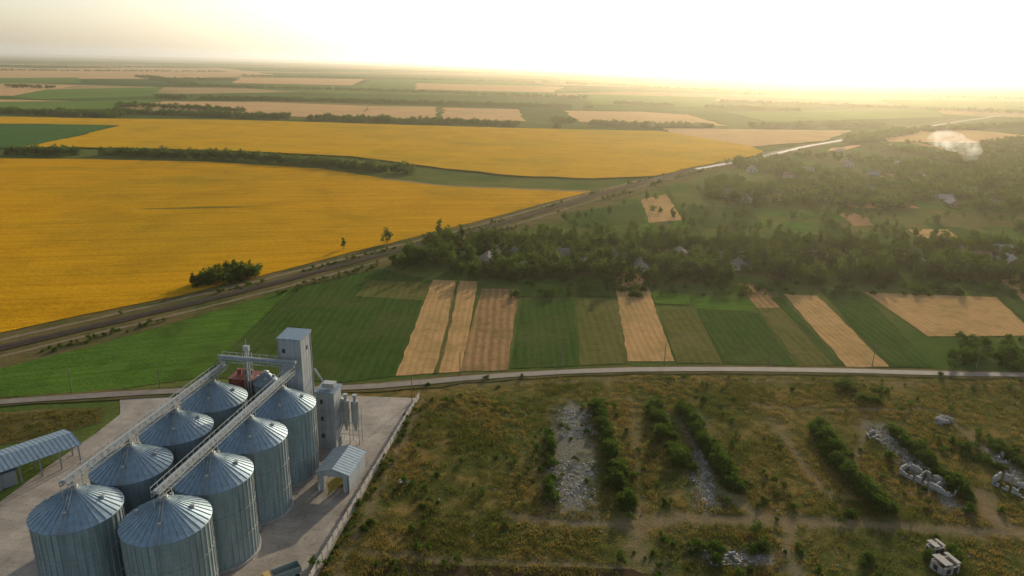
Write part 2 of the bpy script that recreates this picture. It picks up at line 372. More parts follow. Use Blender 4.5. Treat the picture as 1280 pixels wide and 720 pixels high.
F = [
 ("stubble_field", [(-150,86),(280,85),(345,94),(200,99),(-150,98)], STUB),
 ("stubble_field", [(-150,104),(95,107),(60,113),(30,120),(-150,119)], STUB),
 ("pasture_field", [(60,112),(205,109),(190,120),(60,125),(10,121)], FARG),
 ("pasture_field", [(-150,99),(100,97),(100,104),(-150,104)], FARG),
 ("stubble_field", [(-150,121),(100,127),(45,135),(-150,137)], STUB),
 ("stubble_field", [(300,97),(455,99),(440,107),(290,104)], STUB),
 ("pasture_field", [(270,108),(350,106),(445,108),(470,98),(560,98),(700,108),(690,121),(400,117)], FARG),
 ("stubble_field", [(520,104),(705,109),(690,116),(520,112)], STUB),
 ("stubble_field", [(140,137),(205,127),(330,128),(462,133),(447,149),(300,144)], STUB),
 ("stubble_field", [(447,149),(464,133),(545,134),(545,149)], STUB),
 ("stubble_field", [(553,150),(555,135),(648,137),(657,152)], STUB),
 ("stubble_field", [(705,139),(800,140),(860,144),(910,158),(850,158),(725,153)], STUB),
 ("stubble_field", [(830,161),(1064,164),(1030,177),(940,184),(855,181)], STUB),
 ("stubble_field", [(1040,186),(1075,182),(1060,188),(1035,190)], STUB),
 ("stubble_field", [(1090,168),(1180,160),(1280,170),(1260,180),(1110,178)], STUB),
 ("pasture_field", [(905,140),(1170,135),(1180,147),(960,153)], FARG),
 ("pasture_field", [(1100,125),(1280,128),(1280,140),(1130,137)], FARG),
 ("pasture_field", [(720,118),(900,122),(880,134),(740,131)], FARG),
 ("pasture_field", [(-200,125),(-10,128),(100,127),(210,125),(140,137),(-200,141)], FARG),
 ("sunflower_field", [(-200,143),(120,149),(300,151),(500,157),(640,161),(826,165),(930,182),(955,190),(945,196),(880,208),(820,221),(740,225),(640,221),(540,210),(440,197),(300,190),(150,186),(30,185),(95,172),(150,158),(60,156),(-200,155)], ORANGE2),
 ("beet_field", [(-200,157),(60,156.5),(147,158.5),(92,172),(28,186),(-200,192)], BLUEG),
]
for i, (nm, pl, mt) in enumerate(F):
    sheet(nm, GP(pl), 0.5+0.05*i, mt, amp=2.5)
sheet("sunflower_field", GP([(-250,196),(90,199),(250,202),(400,211),(480,223),(560,232),(660,236),(742,239),(690,252),(600,276),(500,301),(400,326),(320,347),(220,371),(100,395),(0,417),(-250,470)]), .30, ORANGE, amp=1.4)
P_ = [
 ("crop_field", [(-200,500),(0,461),(120,432),(365,361),(250,472),(140,488),(0,497),(-200,510)], BRIGHT),
 ("corn_field", [(365,361),(430,345),(475,336),(540,350),(497,470),(430,478),(250,472)], GREEN),
 ("fallow_field", [(462,350),(538,354),(531,376),(445,370)], OLIVE),
 ("wheat_plot", [(541,350),(597,352),(577,465),(495,470)], WHEAT),
 ("ploughed_plot", [(602,361),(649,362),(634,463),(574,465)], WHEAT2),
 ("corn_plot", [(652,373),(717,374),(723,458),(638,461)], GREEN),
 ("fallow_plot", [(719,374),(775,376),(783,455),(725,457)], OLIVE),
 ("wheat_plot", [(766,338),(803,342),(843,452),(785,452)], WHEAT),
 ("fallow_plot", [(824,388),(868,388),(903,455),(846,454)], OLIVE),
 ("young_plot", [(865,370),(940,373),(943,390),(872,387)], BRIGHT),
 ("corn_plot", [(871,389),(948,392),(996,458),(906,455)], GREEN),
 ("fallow_plot", [(921,354),(963,356),(1042,457),(1000,458)], OLIVE),
 ("ploughed_plot", [(924,355),(952,356),(975,385),(945,385)], WHEAT2),
 ("corn_plot", [(964,372),(977,372),(1056,458),(1043,458)], GREEN),
 ("wheat_plot", [(979,368),(1022,370),(1111,459),(1058,459)], WHEAT),
 ("corn_plot", [(1022,360),(1078,366),(1168,460),(1113,459)], GREEN),
 ("wheat_plot", [(1081,366),(1245,372),(1295,420),(1160,421)], WHEAT),
 ("wheat_plot", [(1250,350),(1330,348),(1360,385),(1282,378)], WHEAT),
 ("corn_plot", [(1180,356),(1248,352),(1300,395),(1330,420),(1298,419),(1247,371)], GREEN),
 ("wheat_plot", [(801,250),(833,243),(853,275),(812,279)], WHEAT),
 ("wheat_plot", [(1135,287),(1185,287),(1204,302),(1155,302)], WHEAT),
 ("ploughed_plot", [(1045,266),(1080,268),(1092,282),(1068,283)], WHEAT2),
 ("young_plot", [(950,262),(1040,264),(1060,275),(960,272)], BRIGHT),
 ("young_plot", [(1215,290),(1300,290),(1320,306),(1235,305)], BRIGHT),
 ("corn_plot", [(860,256),(940,262),(955,285),(870,280)], GREEN),
 ("fallow_plot", [(1160,262),(1280,268),(1300,284),(1180,284)], OLIVE),
 ("corn_plot", [(700,268),(795,254),(808,280),(720,286)], GREEN),
 ("young_plot", [(815,366),(860,368),(864,382),(820,380)], BRIGHT),
 ("young_plot", [(653,350),(700,350),(712,371),(652,371)], BRIGHT),
 ("young_plot", [(720,352),(760,352),(764,372),(722,371)], GREEN),
]
for i, (nm, pl, mt) in enumerate(P_):
    sheet(nm, GP(pl), .12+.006*i, mt, amp=.8, step=4)
ribbon("field_path", GP([(572,351),(566,385),(556,430),(546,467)]), 1.4, .33, OLIVE, sub=3, amp=.5)
kinds = [("garden_strip", GREEN), ("garden_strip", BRIGHT), ("garden_strip", OLIVE), ("garden_strip", OLIVE), ("garden_strip", BRIGHT), ("garden_strip", WHEAT2)]
zc = 0
for (y0, y1, x0, x1) in ((455, 500, 60, 460), (700, 780, 330, 900), (545, 600, 230, 800), (800, 900, 300, 1000), (940, 1100, 450, 1200)):
    x = x0
    while x < x1:
        wd = random.uniform(9, 26); nm, mt = random.choice(kinds); zc += 1
        a = y0+random.uniform(0, 10); b = y1-random.uniform(0, 12)
        sheet(nm, [(x, a), (x+wd-1, a), (x+wd+3, b), (x+4, b)], .09+.004*(zc % 5), mt, amp=.8); x += wd+random.choice((0.5, 2, 8))

# ------------------------------------------------------------------ railway corridor & roads
M_BALL = plain_mat("ballast", (.075, .058, .042), .95, 0, .35, .3, matte=True)
M_DIRT = plain_mat("dirt_track", (.20, .155, .10), .95, 0, .3, .3, matte=True)
M_ASPH = plain_mat("old_asphalt", (.17, .145, .12), .85, 0, .25, .3)
M_RAIL = plain_mat("rail_steel", (.12, .09, .07), .6, .4, .1)
rail_px = [(-250,492),(0,436),(150,401),(300,366),(450,326),(600,288),(740,246),(860,213),(1000,184),(1080,170),(1200,149)]
rail = GP(rail_px)
sheet("verge", GP([(-250,468),(0,416),(100,394),(220,370),(320,346),(400,325),(500,300),(600,275),(690,251),(742,238),(820,222),(880,208),(950,195),(1010,180),(1080,168),(1088,172),(1020,186),(900,214),(800,243),(700,276),(600,300),(480,334),(366,361),(120,432),(0,461),(-250,512)]), .08, VERGE, amp=1.6)
ribbon("railway_ballast", rail, 5.4, .40, M_BALL, amp=.2)
def offset(line, d):
    out = []
    for i, (x, y) in enumerate(line):
        a = line[max(0, i-1)]; b = line[min(len(line)-1, i+1)]; L = math.hypot(b[0]-a[0], b[1]-a[1])
        out.append((x-(b[1]-a[1])/L*d, y+(b[0]-a[0])/L*d))
    return out
for d in (-.76, .76): ribbon("rail_track", offset(rail, d), .14, .58, M_RAIL, amp=0)
sl_b = MB()
for i in range(0, 5):
    (xa, ya), (xb, yb) = rail[i], rail[i+1]; L = math.hypot(xb-xa, yb-ya); an = math.atan2(yb-ya, xb-xa); k = int(L/.9)
    for j in range(k): sl_b.box((xa+(xb-xa)*j/k, ya+(yb-ya)*j/k, .47), (.25, 2.6, .12), an)
ob("railway_sleepers", sl_b.mesh("railway_sleepers", plain_mat("sleeper_timber", (.05, .04, .03), .9)))
ribbon("dirt_road", offset(rail, 9.0), 2.4, .16, M_DIRT, amp=.45)
ribbon("dirt_road", offset(rail, -8.5), 1.8, .17, M_DIRT, amp=.45)
ribbon("dirt_road", GP([(740,240),(660,237),(560,233),(480,224)]), 5, .35, M_DIRT)
ribbon("country_road", GP([(870,212),(940,200),(1010,183),(1070,173),(1200,152),(1300,138)]), 7, .7, M_ASPH, amp=.05)
road = GP([(-250,520),(0,504),(140,494),(260,486),(350,488),(430,490),(520,479),(640,469),(760,463),(900,462),(1050,464),(1170,468),(1300,470),(1500,474)])
ribbon("road_shoulder", road, 7.2, .24, VERGE, amp=.25); ribbon("country_road", road, 3.6, .40, M_ASPH, amp=.10)
ribbon("village_street", [(-40, 392), (100, 400), (220, 398), (420, 410)], 4.5, .3, M_DIRT)

# ------------------------------------------------------------------ derelict farm land (near meadow)
yard_px = [(150,497),(240,489),(420,494),(523,498),(388,735),(200,1000),(-500,1000),(-400,700),(0,628),(60,583),(120,542),(150,518)]
yard = GP(yard_px)
paths = [(GP([(780,655),(860,648),(940,650),(1040,654),(1150,660),(1300,668)]), 2.2), (GP([(965,525),(990,560),(1015,595),(1040,622)]), 1.1),
         (GP([(800,655),(795,690),(830,720)]), 1.3), (GP([(905,615),(940,640),(990,655)]), 2.0), (GP([(1180,520),(1230,560),(1290,610)]), 1.4),
         (GP([(450,690),(560,700),(700,705),(800,712)]), .9), (GP([(530,500),(480,600),(420,720)]), .7), (GP([(985,655),(985,690),(1000,725)]), 1.4), (GP([(1225,615),(1240,650),(1300,675)]), 2.5),
         (GP([(640,645),(720,655),(780,655)]), 1.2), (GP([(540,482),(800,475),(1100,478),(1300,484)]), .6), (GP([(790,500),(796,560),(800,655)]), .7), (GP([(1080,520),(1075,560),(1060,600)]), .9), (GP([(940,505),(1000,512),(1180,512)]), .7)]
rub = [(GP([(716,512),(716,632)]), 6.0), (GP([(866,520),(885,630)]), 2.8), (GP([(1100,535),(1160,600)]), 4.2), (GP([(1140,575),(1190,632)]), 3.5), (GP([(880,690),(960,700)]), 3), (GP([(1230,560),(1275,600)]), 2)]
def seg_d(X, Y, line):
    D = np.full(X.shape, 1e9)
    for (x0, y0), (x1, y1) in zip(line[:-1], line[1:]):
        dx, dy = x1-x0, y1-y0; t = np.clip(((X-x0)*dx+(Y-y0)*dy)/(dx*dx+dy*dy), 0, 1)
        D = np.minimum(D, np.hypot(X-x0-t*dx, Y-y0-t*dy))
    return D
x0, x1, y0, y1, st = -60, 330, 70, 236, 1.0
gx = np.arange(x0, x1+.1, st); gy = np.arange(y0, y1+.1, st); X, Y = np.meshgrid(gx, gy)
rx = np.array([p[0] for p in road]); ry = np.array([p[1] for p in road])
o_ = np.argsort(rx); lim = np.interp(gx, rx[o_], ry[o_])
Y = y0+(Y-y0)/(y1-y0)*(lim[None, :]-1-y0)
NX = np.array([[noise.noise(Vector((a*.35, b*.35, 0))) for a, b in zip(ra, rb)] for ra, rb in zip(X, Y)])
dirt = np.zeros(X.shape)
for l, wd in paths: dirt = np.maximum(dirt, 1/(1+np.exp((seg_d(X, Y, l)-wd+NX*2.2)*1.6)))
rb_ = np.zeros(X.shape)
for l, wd in rub: rb_ = np.maximum(rb_, 1/(1+np.exp((seg_d(X, Y, l)-wd+NX*2.0)*1.4)))
hh = .02+.0*NX
vs = np.stack([X.ravel(), Y.ravel(), hh.ravel()], 1); ny_, nx_ = X.shape
ii = np.arange(nx_*ny_).reshape(ny_, nx_); q = np.stack([ii[:-1, :-1], ii[:-1, 1:], ii[1:, 1:], ii[1:, :-1]], -1).reshape(-1, 4)
m, n, out = new_mat("derelict_meadow"); p = pos_(n)
a1 = nd(n, 'ShaderNodeAttribute'); a1.attribute_name = "dirt"; a2 = nd(n, 'ShaderNodeAttribute'); a2.attribute_name = "rubble"
nA = noise_(n, p, .03, 6, .68, .6); nB = noise_(n, p, .16, 6, .72, .5); nC = noise_(n, p, 1.8, 4, .75)
col = mixc(n, ramp_(n, nA, .40, .60), (.058, .080, .018), (.19, .128, .040))
col = mixc(n, math_(n, 'MULTIPLY', ramp_(n, nB, .44, .60), .85), col, (.045, .058, .014))
col = mixc(n, math_(n, 'MULTIPLY', ramp_(n, nB, .44, .32), .6), col, (.24, .17, .07))
col = mixc(n, math_(n, 'MULTIPLY', ramp_(n, nC, .5, .72), .5), col, (.25, .185, .08))
col = mixc(n, math_(n, 'MULTIPLY', ramp_(n, nC, .5, .28), .7), col, (.022, .028, .008))
dcol = mixc(n, ramp_(n, nC, .3, .7), (.15, .11, .065), (.25, .19, .125))
col = mixc(n, math_(n, 'MULTIPLY', a1.outputs['Fac'], .7), col, dcol)
rcol = mixc(n, ramp_(n, nC, .35, .65), (.085, .083, .055), (.25, .235, .20))
col = mixc(n, math_(n, 'MULTIPLY', a2.outputs['Fac'], .85), col, rcol)
hgt = math_(n, 'ADD', nB, math_(n, 'MULTIPLY', nC, .35))
n.links.new(dif_(n, col, bump_(n, hgt, .8, .9)), out.inputs[0])
me = bpy.data.meshes.new("meadow"); me.from_pydata(vs.tolist(), [], q.tolist()); me.materials.append(m)
me.attributes.new("dirt", 'FLOAT', 'POINT').data.foreach_set("value", dirt.astype(np.float32).ravel())
me.attributes.new("rubble", 'FLOAT', 'POINT').data.foreach_set("value", rb_.astype(np.float32).ravel())
ob("meadow", me)
M_DARKSOIL = plain_mat("turned_soil", (.05, .035, .02), .95, 0, .4, .4, matte=True)
sheet("soil_bank", GP([(455,709),(520,706),(640,708),(790,711),(815,719),(700,735),(450,735)]), .05, M_DARKSOIL, step=2, amp=.8)

def on_meadow(pt): return not inside(pt, yard)
mead_poly = GP([(530,500),(640,478),(760,470),(1170,476),(1420,478),(1420,760),(395,760),(400,700)])
cand = np.array(pts_in(mead_poly, 34000)); D = np.full(len(cand), 1e9)
for l, wd in paths: D = np.minimum(D, seg_d(cand[:, 0], cand[:, 1], l)-wd*.9)
for l, wd in rub: D = np.minimum(D, seg_d(cand[:, 0], cand[:, 1], l)-wd*.8+rng.random(len(cand))*wd*.5)
green = []; dry = []
for pt, d_ in zip(cand.tolist(), D):
    if d_ < 0: continue
    v = noise.noise(Vector((pt[0]*.05, pt[1]*.05, 2)))+.5*noise.noise(Vector((pt[0]*.25, pt[1]*.25, 7)))
    if random.random() > .5+v: continue
    if not on_meadow(pt): continue
    g = noise.noise(Vector((pt[0]*.04, pt[1]*.04, 11)))+random.uniform(-.25, .25)
    (green if g > .0 else dry).append(pt)
scatter("weed_tufts", green, C_TUFT, .5, 1.4, kinds=[2, 3, 4]); scatter("dry_grass_tufts", dry, C_TUFT, .5, 1.4, kinds=[0, 1, 2])
def W(px): return GP(px)
rows = [([(745,506),(762,560),(785,638)], .38, 2.4, .45, 1.1), ([(851,508),(880,555),(925,622)], .34, 3.0, .5, 1.25), ([(684,540),(688,630)], .9, 2.4, .4, 1.0), ([(815,508),(840,560),(860,588)], .55, 3.8, .5, 1.25),
        ([(1018,533),(1050,585),(1112,642)], .36, 4.4, .5, 1.25), ([(1113,538),(1160,580),(1212,627)], .45, 3.0, .45, 1.15), ([(865,680),(905,702)], .6, 6, .5, 1.1), ([(930,668),(950,690)], .6, 3, .5, 1.1), ([(1045,480),(1060,490)], .8, 4, .5, 1), ([(1060,500),(1100,505)], .9, 3, .5, 1), ([(1195,560),(1250,590)], 1.4, 4, .4, 1.0), ([(1225,545),(1290,590)], 1.4, 3, .4, 1.0), ([(960,600),(1000,640)], 2.5, 5, .3, .7), ([(520,505),(470,600),(410,710)], 2.2, 2.5, .2, .55)]
for l, sp, wd, s0, s1 in rows: scatter("shrub_row", along(W(l), sp, wd, gap=.14, gs=.14), C_BUSH, s0, s1)
loose = [(840,533),(850,575),(1112,573),(1205,565),(1243,567),(1260,570),(1210,640),(945,668),(940,690),(1170,672),(1190,690),(1062,645),(608,474),(652,472),(535,482),(1215,425),(1260,432),(1236,440),(1275,425),(1175,470),(463,655),(455,662),(393,708),(880,500),(990,487),(1085,700),(670,565),(676,590),(690,600),(1250,640),(1160,700),(1196,702),(1155,612)]
scatter("loose_shrubs", [G(*q_) for q_ in loose], C_BUSH, .5, 1.0)
scatter("loose_shrubs", [p_ for p_ in pts_in(mead_poly, 520) if on_meadow(p_) and noise.noise(Vector((p_[0]*.04, p_[1]*.04, 21))) > -.1], C_BUSH, .15, .65)
scatter("roadside_bushes", pts_in(GP([(1170,440),(1290,440),(1290,462),(1180,462)]), 26)+pts_in(GP([(1190,420),(1290,425),(1290,445),(1200,440)]), 12), C_BUSH, .8, 1.6)
for l, wd in rub:
    scatter("rubble", along(l, .20*3/wd, wd*1.9, gap=.15, gs=.2), C_STONE, .25, .95)
scatter("loose_rubble", [p_ for p_ in pts_in(mead_poly, 160) if on_meadow(p_)], C_STONE, .15, .5)

# ------------------------------------------------------------------ trees
def nz(p_, s, o=0): return noise.noise(Vector((p_[0]*s, p_[1]*s, o)))
scatter("field_tree", [G(484,304)], C_TREE, .85, .9, kinds=[1]); scatter("field_tree", [G(430,312)], C_TREE, .5, .55, kinds=[4])
scatter("field_thicket", pts_in(GP([(238,357),(275,347),(322,340),(327,346),(290,355),(245,360)]), 60), C_TREE, .4, .75)
scatter("tree_belt", along(GP([(10,193),(150,194),(300,200),(420,209),(515,218)]), 1.4, 18, gap=.05), C_FAR, .5, 1.0)
scatter("village_trees", [p_ for p_ in pts_in(GP([(485,336),(540,306),(600,296),(760,298),(880,303),(1000,305),(1290,312),(1330,354),(1180,353),(1000,355),(870,355),(740,351),(640,352),(560,347)]), 1350) if nz(p_, .04) > -.24], C_TREE, .4, 1.0)
scatter("village_trees", [p_ for p_ in pts_in(GP([(870,240),(900,226),(1000,228),(1150,230),(1330,232),(1330,268),(1150,264),(960,256),(890,252)]), 1050) if nz(p_, .02) > -.24], C_FAR, .45, .95)
scatter("village_trees", [p_ for p_ in pts_in(GP([(900,205),(1000,195),(1150,178),(1400,172),(1400,232),(1000,230)]), 1500) if nz(p_, .010) > -.08], C_FAR, .5, .95)
scatter("woodland", pts_in(GP([(1165,214),(1290,202),(1400,205),(1400,236),(1180,236)]), 700), C_FAR, .6, 1.1)
scatter("orchard_trees", [p_ for p_ in pts_in(GP([(640,288),(800,250),(880,232),(1000,262),(1290,272),(1290,312),(700,304)]), 330) if nz(p_, .03, 3) > -.05], C_TREE, .35, .7)
scatter("lineside_bushes", [p_ for p_ in along(offset(rail[:8], -14), 2.0, 6, gap=.55)+along(offset(rail[:8], 5.5), 3, 3, gap=.52)+along(offset(rail[4:9], -11), 2.5, 6, gap=.45)], C_BUSH, .25, .8)
scatter("garden_bushes", pts_in(GP([(640,352),(1290,352),(1290,370),(640,372)]), 170), C_BUSH, .5, 1.4)
belts = [[(140,141),(300,147),(460,152),(700,160)], [(150,133),(260,138),(300,141)], [(200,123),(350,126),(520,130),(740,136)], [(180,96),(240,107)], [(185,99),(290,100)], [(230,108),(420,113),(560,117),(735,124)],
         [(690,152),(800,160),(900,160)], [(-60,88),(280,90)], [(-60,82),(640,89)], [(300,95),(700,104)], [(700,104),(980,118)], [(760,130),(1000,140)], [(650,96),(1000,106)],
         [(900,128),(1280,142)], [(1000,118),(1280,124)], [(940,160),(1100,158)], [(1060,180),(1140,165),(1290,158)], [(850,100),(1280,112)], [(-60,77),(500,84)], [(0,108),(60,111)], [(0,141),(150,147)]]
for i, l in enumerate(belts):
    L = GP(l); Dm = math.hypot(*L[0]); sp = max(1.6, Dm/950.0)
    scatter("shelter_belt", along(L, sp, max(22, min(90, Dm/40.)), gap=.08, gs=.012), C_FAR, .65, 1.15)

# ------------------------------------------------------------------ village houses
M_WHITE = plain_mat("whitewash", (.46, .42, .36), .9, 0, .2); M_BRK = plain_mat("house_brick", (.26, .18, .12), .9, 0, .2)
M_SLATE = plain_mat("slate_roof", (.20, .18, .155), .95, 0, .25, matte=True); M_TIN = plain_mat("tin_roof", (.28, .27, .245), .8, 0, .25, matte=True); M_RED = plain_mat("tile_roof", (.19, .115, .075), .9, 0, .25, matte=True)
M_WIN = plain_mat("window_glass", (.03, .04, .05), .3, 0, .1, spec=.4); M_WOOD = plain_mat("door_wood", (.13, .08, .05), .7, 0, .2)
def house_meshes(k, w_, l_, h_, rh, wm, rm):
    a = MB(); a.box((0, 0, h_/2), (w_, l_, h_))
    for s in (-1, 1): a.add([(-w_/2, s*l_/2, h_), (w_/2, s*l_/2, h_), (0, s*l_/2, h_+rh)], [(0, 1, 2) if s < 0 else (0, 2, 1)])
    r = MB(); ov = .5
    for s in (-1, 1):
        e = Vector((s*(w_/2+ov), 0, h_-rh*ov/(w_/2))); t = .14
        y = l_/2+ov; vs = [(e.x, -y, e.z), (e.x, y, e.z), (0, y, h_+rh), (0, -y, h_+rh)]
        vs += [(x_, y_, z_+t) for x_, y_, z_ in vs]
        r.add(vs, [(0,1,2,3),(7,6,5,4),(0,4,5,1),(1,5,6,2),(2,6,7,3),(3,7,4,0)])
    wi = MB()
    for s in (-1, 1):
        for y in (-l_*.28, l_*.05, l_*.32): wi.box((s*(w_/2+.02), y, h_*.55), (.08, 1.1, 1.2))
        for x in (-w_*.22, w_*.22): wi.box((x, s*(l_/2+.02), h_*.55), (1.0, .08, 1.2))
    d = MB(); d.box((w_/2+.03, -l_*.12, 1.0), (.1, .95, 2.0))
    c = MB(); c.box((w_*.18, l_*.15, h_+rh*.9), (.6, .6, 1.6))
    return [("walls", a.mesh("walls", wm)), ("roof", r.mesh("roof", rm)), ("windows", wi.mesh("windows", M_WIN)), ("door", d.mesh("door", M_WOOD)), ("chimney", c.mesh("chimney", M_BRK))]
HM = [house_meshes(0, 7, 10, 3, 2.3, M_WHITE, M_SLATE), house_meshes(1, 8, 11, 3.2, 2.8, M_BRK, M_TIN), house_meshes(2, 6.5, 9, 2.8, 2.2, M_WHITE, M_RED), house_meshes(3, 5, 8, 2.6, 1.6, M_WHITE, M_TIN), house_meshes(4, 9, 12, 3.2, 3.2, M_WHITE, M_SLATE)]
def house(x, y, rz):
    e = ob("village_house", None, loc=(x, y, 0), rz=rz); e.empty_display_size = 2
    for nm, me_ in random.choice(HM): ob(nm, me_, e)
for px, py in [(575,318),(610,332),(622,316),(645,322),(650,338),(690,330),(703,322),(735,335),(770,325),(800,336),(850,322),(905,328),(925,336),(950,322),(985,336),(1020,325),(1060,332),(1100,326),(1135,320),(1150,336),(1200,318),(1225,325),(1250,318),(1262,332),(1180,332),
               (905,245),(930,252),(945,240),(975,250),(1000,243),(1030,254),(1040,238),(1070,256),(1090,242),(1118,240),(1120,256),(1160,246),(1190,258),(1210,243),(1240,258),(1250,250),(1180,252),(1010,215),(1060,208),(1120,205),(985,222),(1150,222),(1090,222),(940,215),(1050,190),(1110,186)]:
    x, y = G(px, py); house(x, y, random.choice((0, math.pi/2))+random.uniform(-.15, .15))

# ------------------------------------------------------------------ grain plant
E1 = Vector((-.145, -.9894, 0)); E2 = Vector((-.9894, .145, 0)); O = Vector((-55.8, 160.5, 0))
RZ = math.atan2(E2.y, E2.x) - math.pi   # local -X = E2 (left), local -Y ~ E1
def PL(a, b, z=0.0):
    v = O+E1*a+E2*b; return (v.x, v.y, z)
m, n, out = new_mat("yard_concrete"); p = pos_(n)
k = noise_(n, p, .10, 6, .65); k2 = noise_(n, p, 1.5, 5, .7); k3 = noise_(n, p, .35, 5, .7, .6)
col = mixc(n, ramp_(n, k, .35, .65), (.23, .20, .17), (.40, .35, .295)); col = mixc(n, math_(n, 'MULTIPLY', ramp_(n, k2, .45, .75), .5), col, (.18, .16, .13))
col = mixc(n, math_(n, 'MULTIPLY', ramp_(n, k3, .56, .68), .55), col, (.11, .10, .08))
br = nd(n, 'ShaderNodeTexBrick'); br.offset = 0; br.inputs['Scale'].default_value = .2; br.inputs['Mortar Size'].default_value = .008; br.inputs['Brick Width'].default_value = 1.2; br.inputs['Row Height'].default_value = .6
br.inputs['Color1'].default_value = (1, 1, 1, 1); br.inputs['Color2'].default_value = (.82, .82, .82, 1); br.inputs['Mortar'].default_value = (.45, .45, .45, 1)
mpp = nd(n, 'ShaderNodeMapping'); mpp.inputs['Rotation'].default_value = (0, 0, -RZ); n.links.new(p, mpp.inputs[0]); n.links.new(mpp.outputs[0], br.inputs[0])
ml = nd(n, 'ShaderNodeMix'); ml.data_type = 'RGBA'; ml.blend_type = 'MULTIPLY'; ml.inputs[0].default_value = .8; n.links.new(col, ml.inputs[6]); n.links.new(br.outputs[0], ml.inputs[7])
n.links.new(bsdf_(n, ml.outputs[2], .9, 0, .2), out.inputs[0]); M_YARD = m
sheet("concrete_yard", yard, .07, M_YARD, step=4, amp=.4)
sheet("dry_meadow", GP([(-300,530),(0,516),(130,508),(128,528),(60,548),(-300,600)]), .10, VERGE, step=2, amp=1)
scatter("dry_grass_tufts", pts_in(GP([(-200,528),(0,518),(128,510),(126,526),(60,545),(-200,590)]), 2500), C_TUFT, .5, 1.1)
M_YGRASS = field_mat("yard_grass", (.07, .075, .02), (.15, .13, .045), (.24, .21, .16), big=.12, fine=1.2, rowk=.05, patch=.9)
sheet("yard_grass", [PL(-9, -15.5)[:2], PL(2, -17)[:2], PL(9, -14)[:2], PL(4, -12)[:2]], .09, M_YGRASS, step=2, amp=.8)
fence = ob("concrete_fence", None, loc=(0, 0, 0)); fp = GP([(524,497),(396,712),(350,800)]); fb = MB(); pb = MB()
for (xa, ya), (xb, yb) in zip(fp[:-1], fp[1:]):
    L = math.hypot(xb-xa, yb-ya); k = int(L/3); an = math.atan2(yb-ya, xb-xa)
    for j in range(k):
        t = (j+.5)/k; fb.box((xa+(xb-xa)*t, ya+(yb-ya)*t, 1.0+random.uniform(-.06, .06)), (L/k-.26, .12, 1.9), an+random.uniform(-.012, .012)); t = j/k
        pb.box((xa+(xb-xa)*t, ya+(yb-ya)*t, 1.1), (.24, .24, 2.2), an)
M_CONC = plain_mat("fence_concrete", (.36, .33, .29), .9, 0, .3)
ob("panels", fb.mesh("panels", M_CONC), fence); ob("posts", pb.mesh("posts", M_CONC), fence)

def steel(name, col, rough=.42, metal=.6, ringscale=0):
    m, n, out = new_mat(name); tc = nd(n, 'ShaderNodeTexCoord').outputs['Object']
    mp = nd(n, 'ShaderNodeMapping'); mp.inputs['Scale'].default_value = (1.2, 1.2, .12); n.links.new(tc, mp.inputs[0])
    k = noise_(n, mp.outputs[0], 1.0, 5, .65); k2 = noise_(n, tc, .5, 5, .6)
    oi = nd(n, 'ShaderNodeObjectInfo')
    col_ = mixc(n, ramp_(n, k, .3, .7), tuple(x*.70 for x in col), tuple(min(1, x*1.15) for x in col))
    col_ = mixc(n, math_(n, 'MULTIPLY', ramp_(n, k2, .5, .75), .45), col_, (col[0]*.75, col[1]*.64, col[2]*.48))
    col_ = mixc(n, math_(n, 'MULTIPLY', oi.outputs['Random'], .25), col_, tuple(x*.7 for x in col))
    nn = None
    if ringscale:
        sx = nd(n, 'ShaderNodeSeparateXYZ'); n.links.new(tc, sx.inputs[0])
        s = math_(n, 'SINE', math_(n, 'MULTIPLY', sx.outputs[2], ringscale)); nn = bump_(n, s, .5, .03)
        seam = math_(n, 'GREATER_THAN', math_(n, 'FRACT', math_(n, 'MULTIPLY', sx.outputs[2], 1/1.15)), .93)
        col_ = mixc(n, math_(n, 'MULTIPLY', seam, .45), col_, (col[0]*.45, col[1]*.45, col[2]*.45))
    n.links.new(bsdf_(n, col_, rough, metal, .4, nn), out.inputs[0]); return m
M_WALL = steel("silo_galvanised", (.28, .39, .42), .5, .5, 2*math.pi/.23); M_ROOF = steel("silo_roof_sheet", (.28, .37, .43), .5, .45)
M_FRAME = steel("frame_galvanised", (.36, .38, .38), .55, .35); M_PANEL = steel("tower_cladding", (.36, .39, .41), .6, .15)
M_BLUE = steel("blue_sheet_roof", (.21, .29, .36), .65, .2); M_REDS = steel("red_oxide_steel", (.22, .055, .04), .6, .1); M_DARK = plain_mat("dark_interior", (.03, .03, .03), .9)
M_PLINTH = plain_mat("plinth_concrete", (.33, .31, .28), .9)
SR = 7.6; EAVE = 18.6; APEX = 22.9
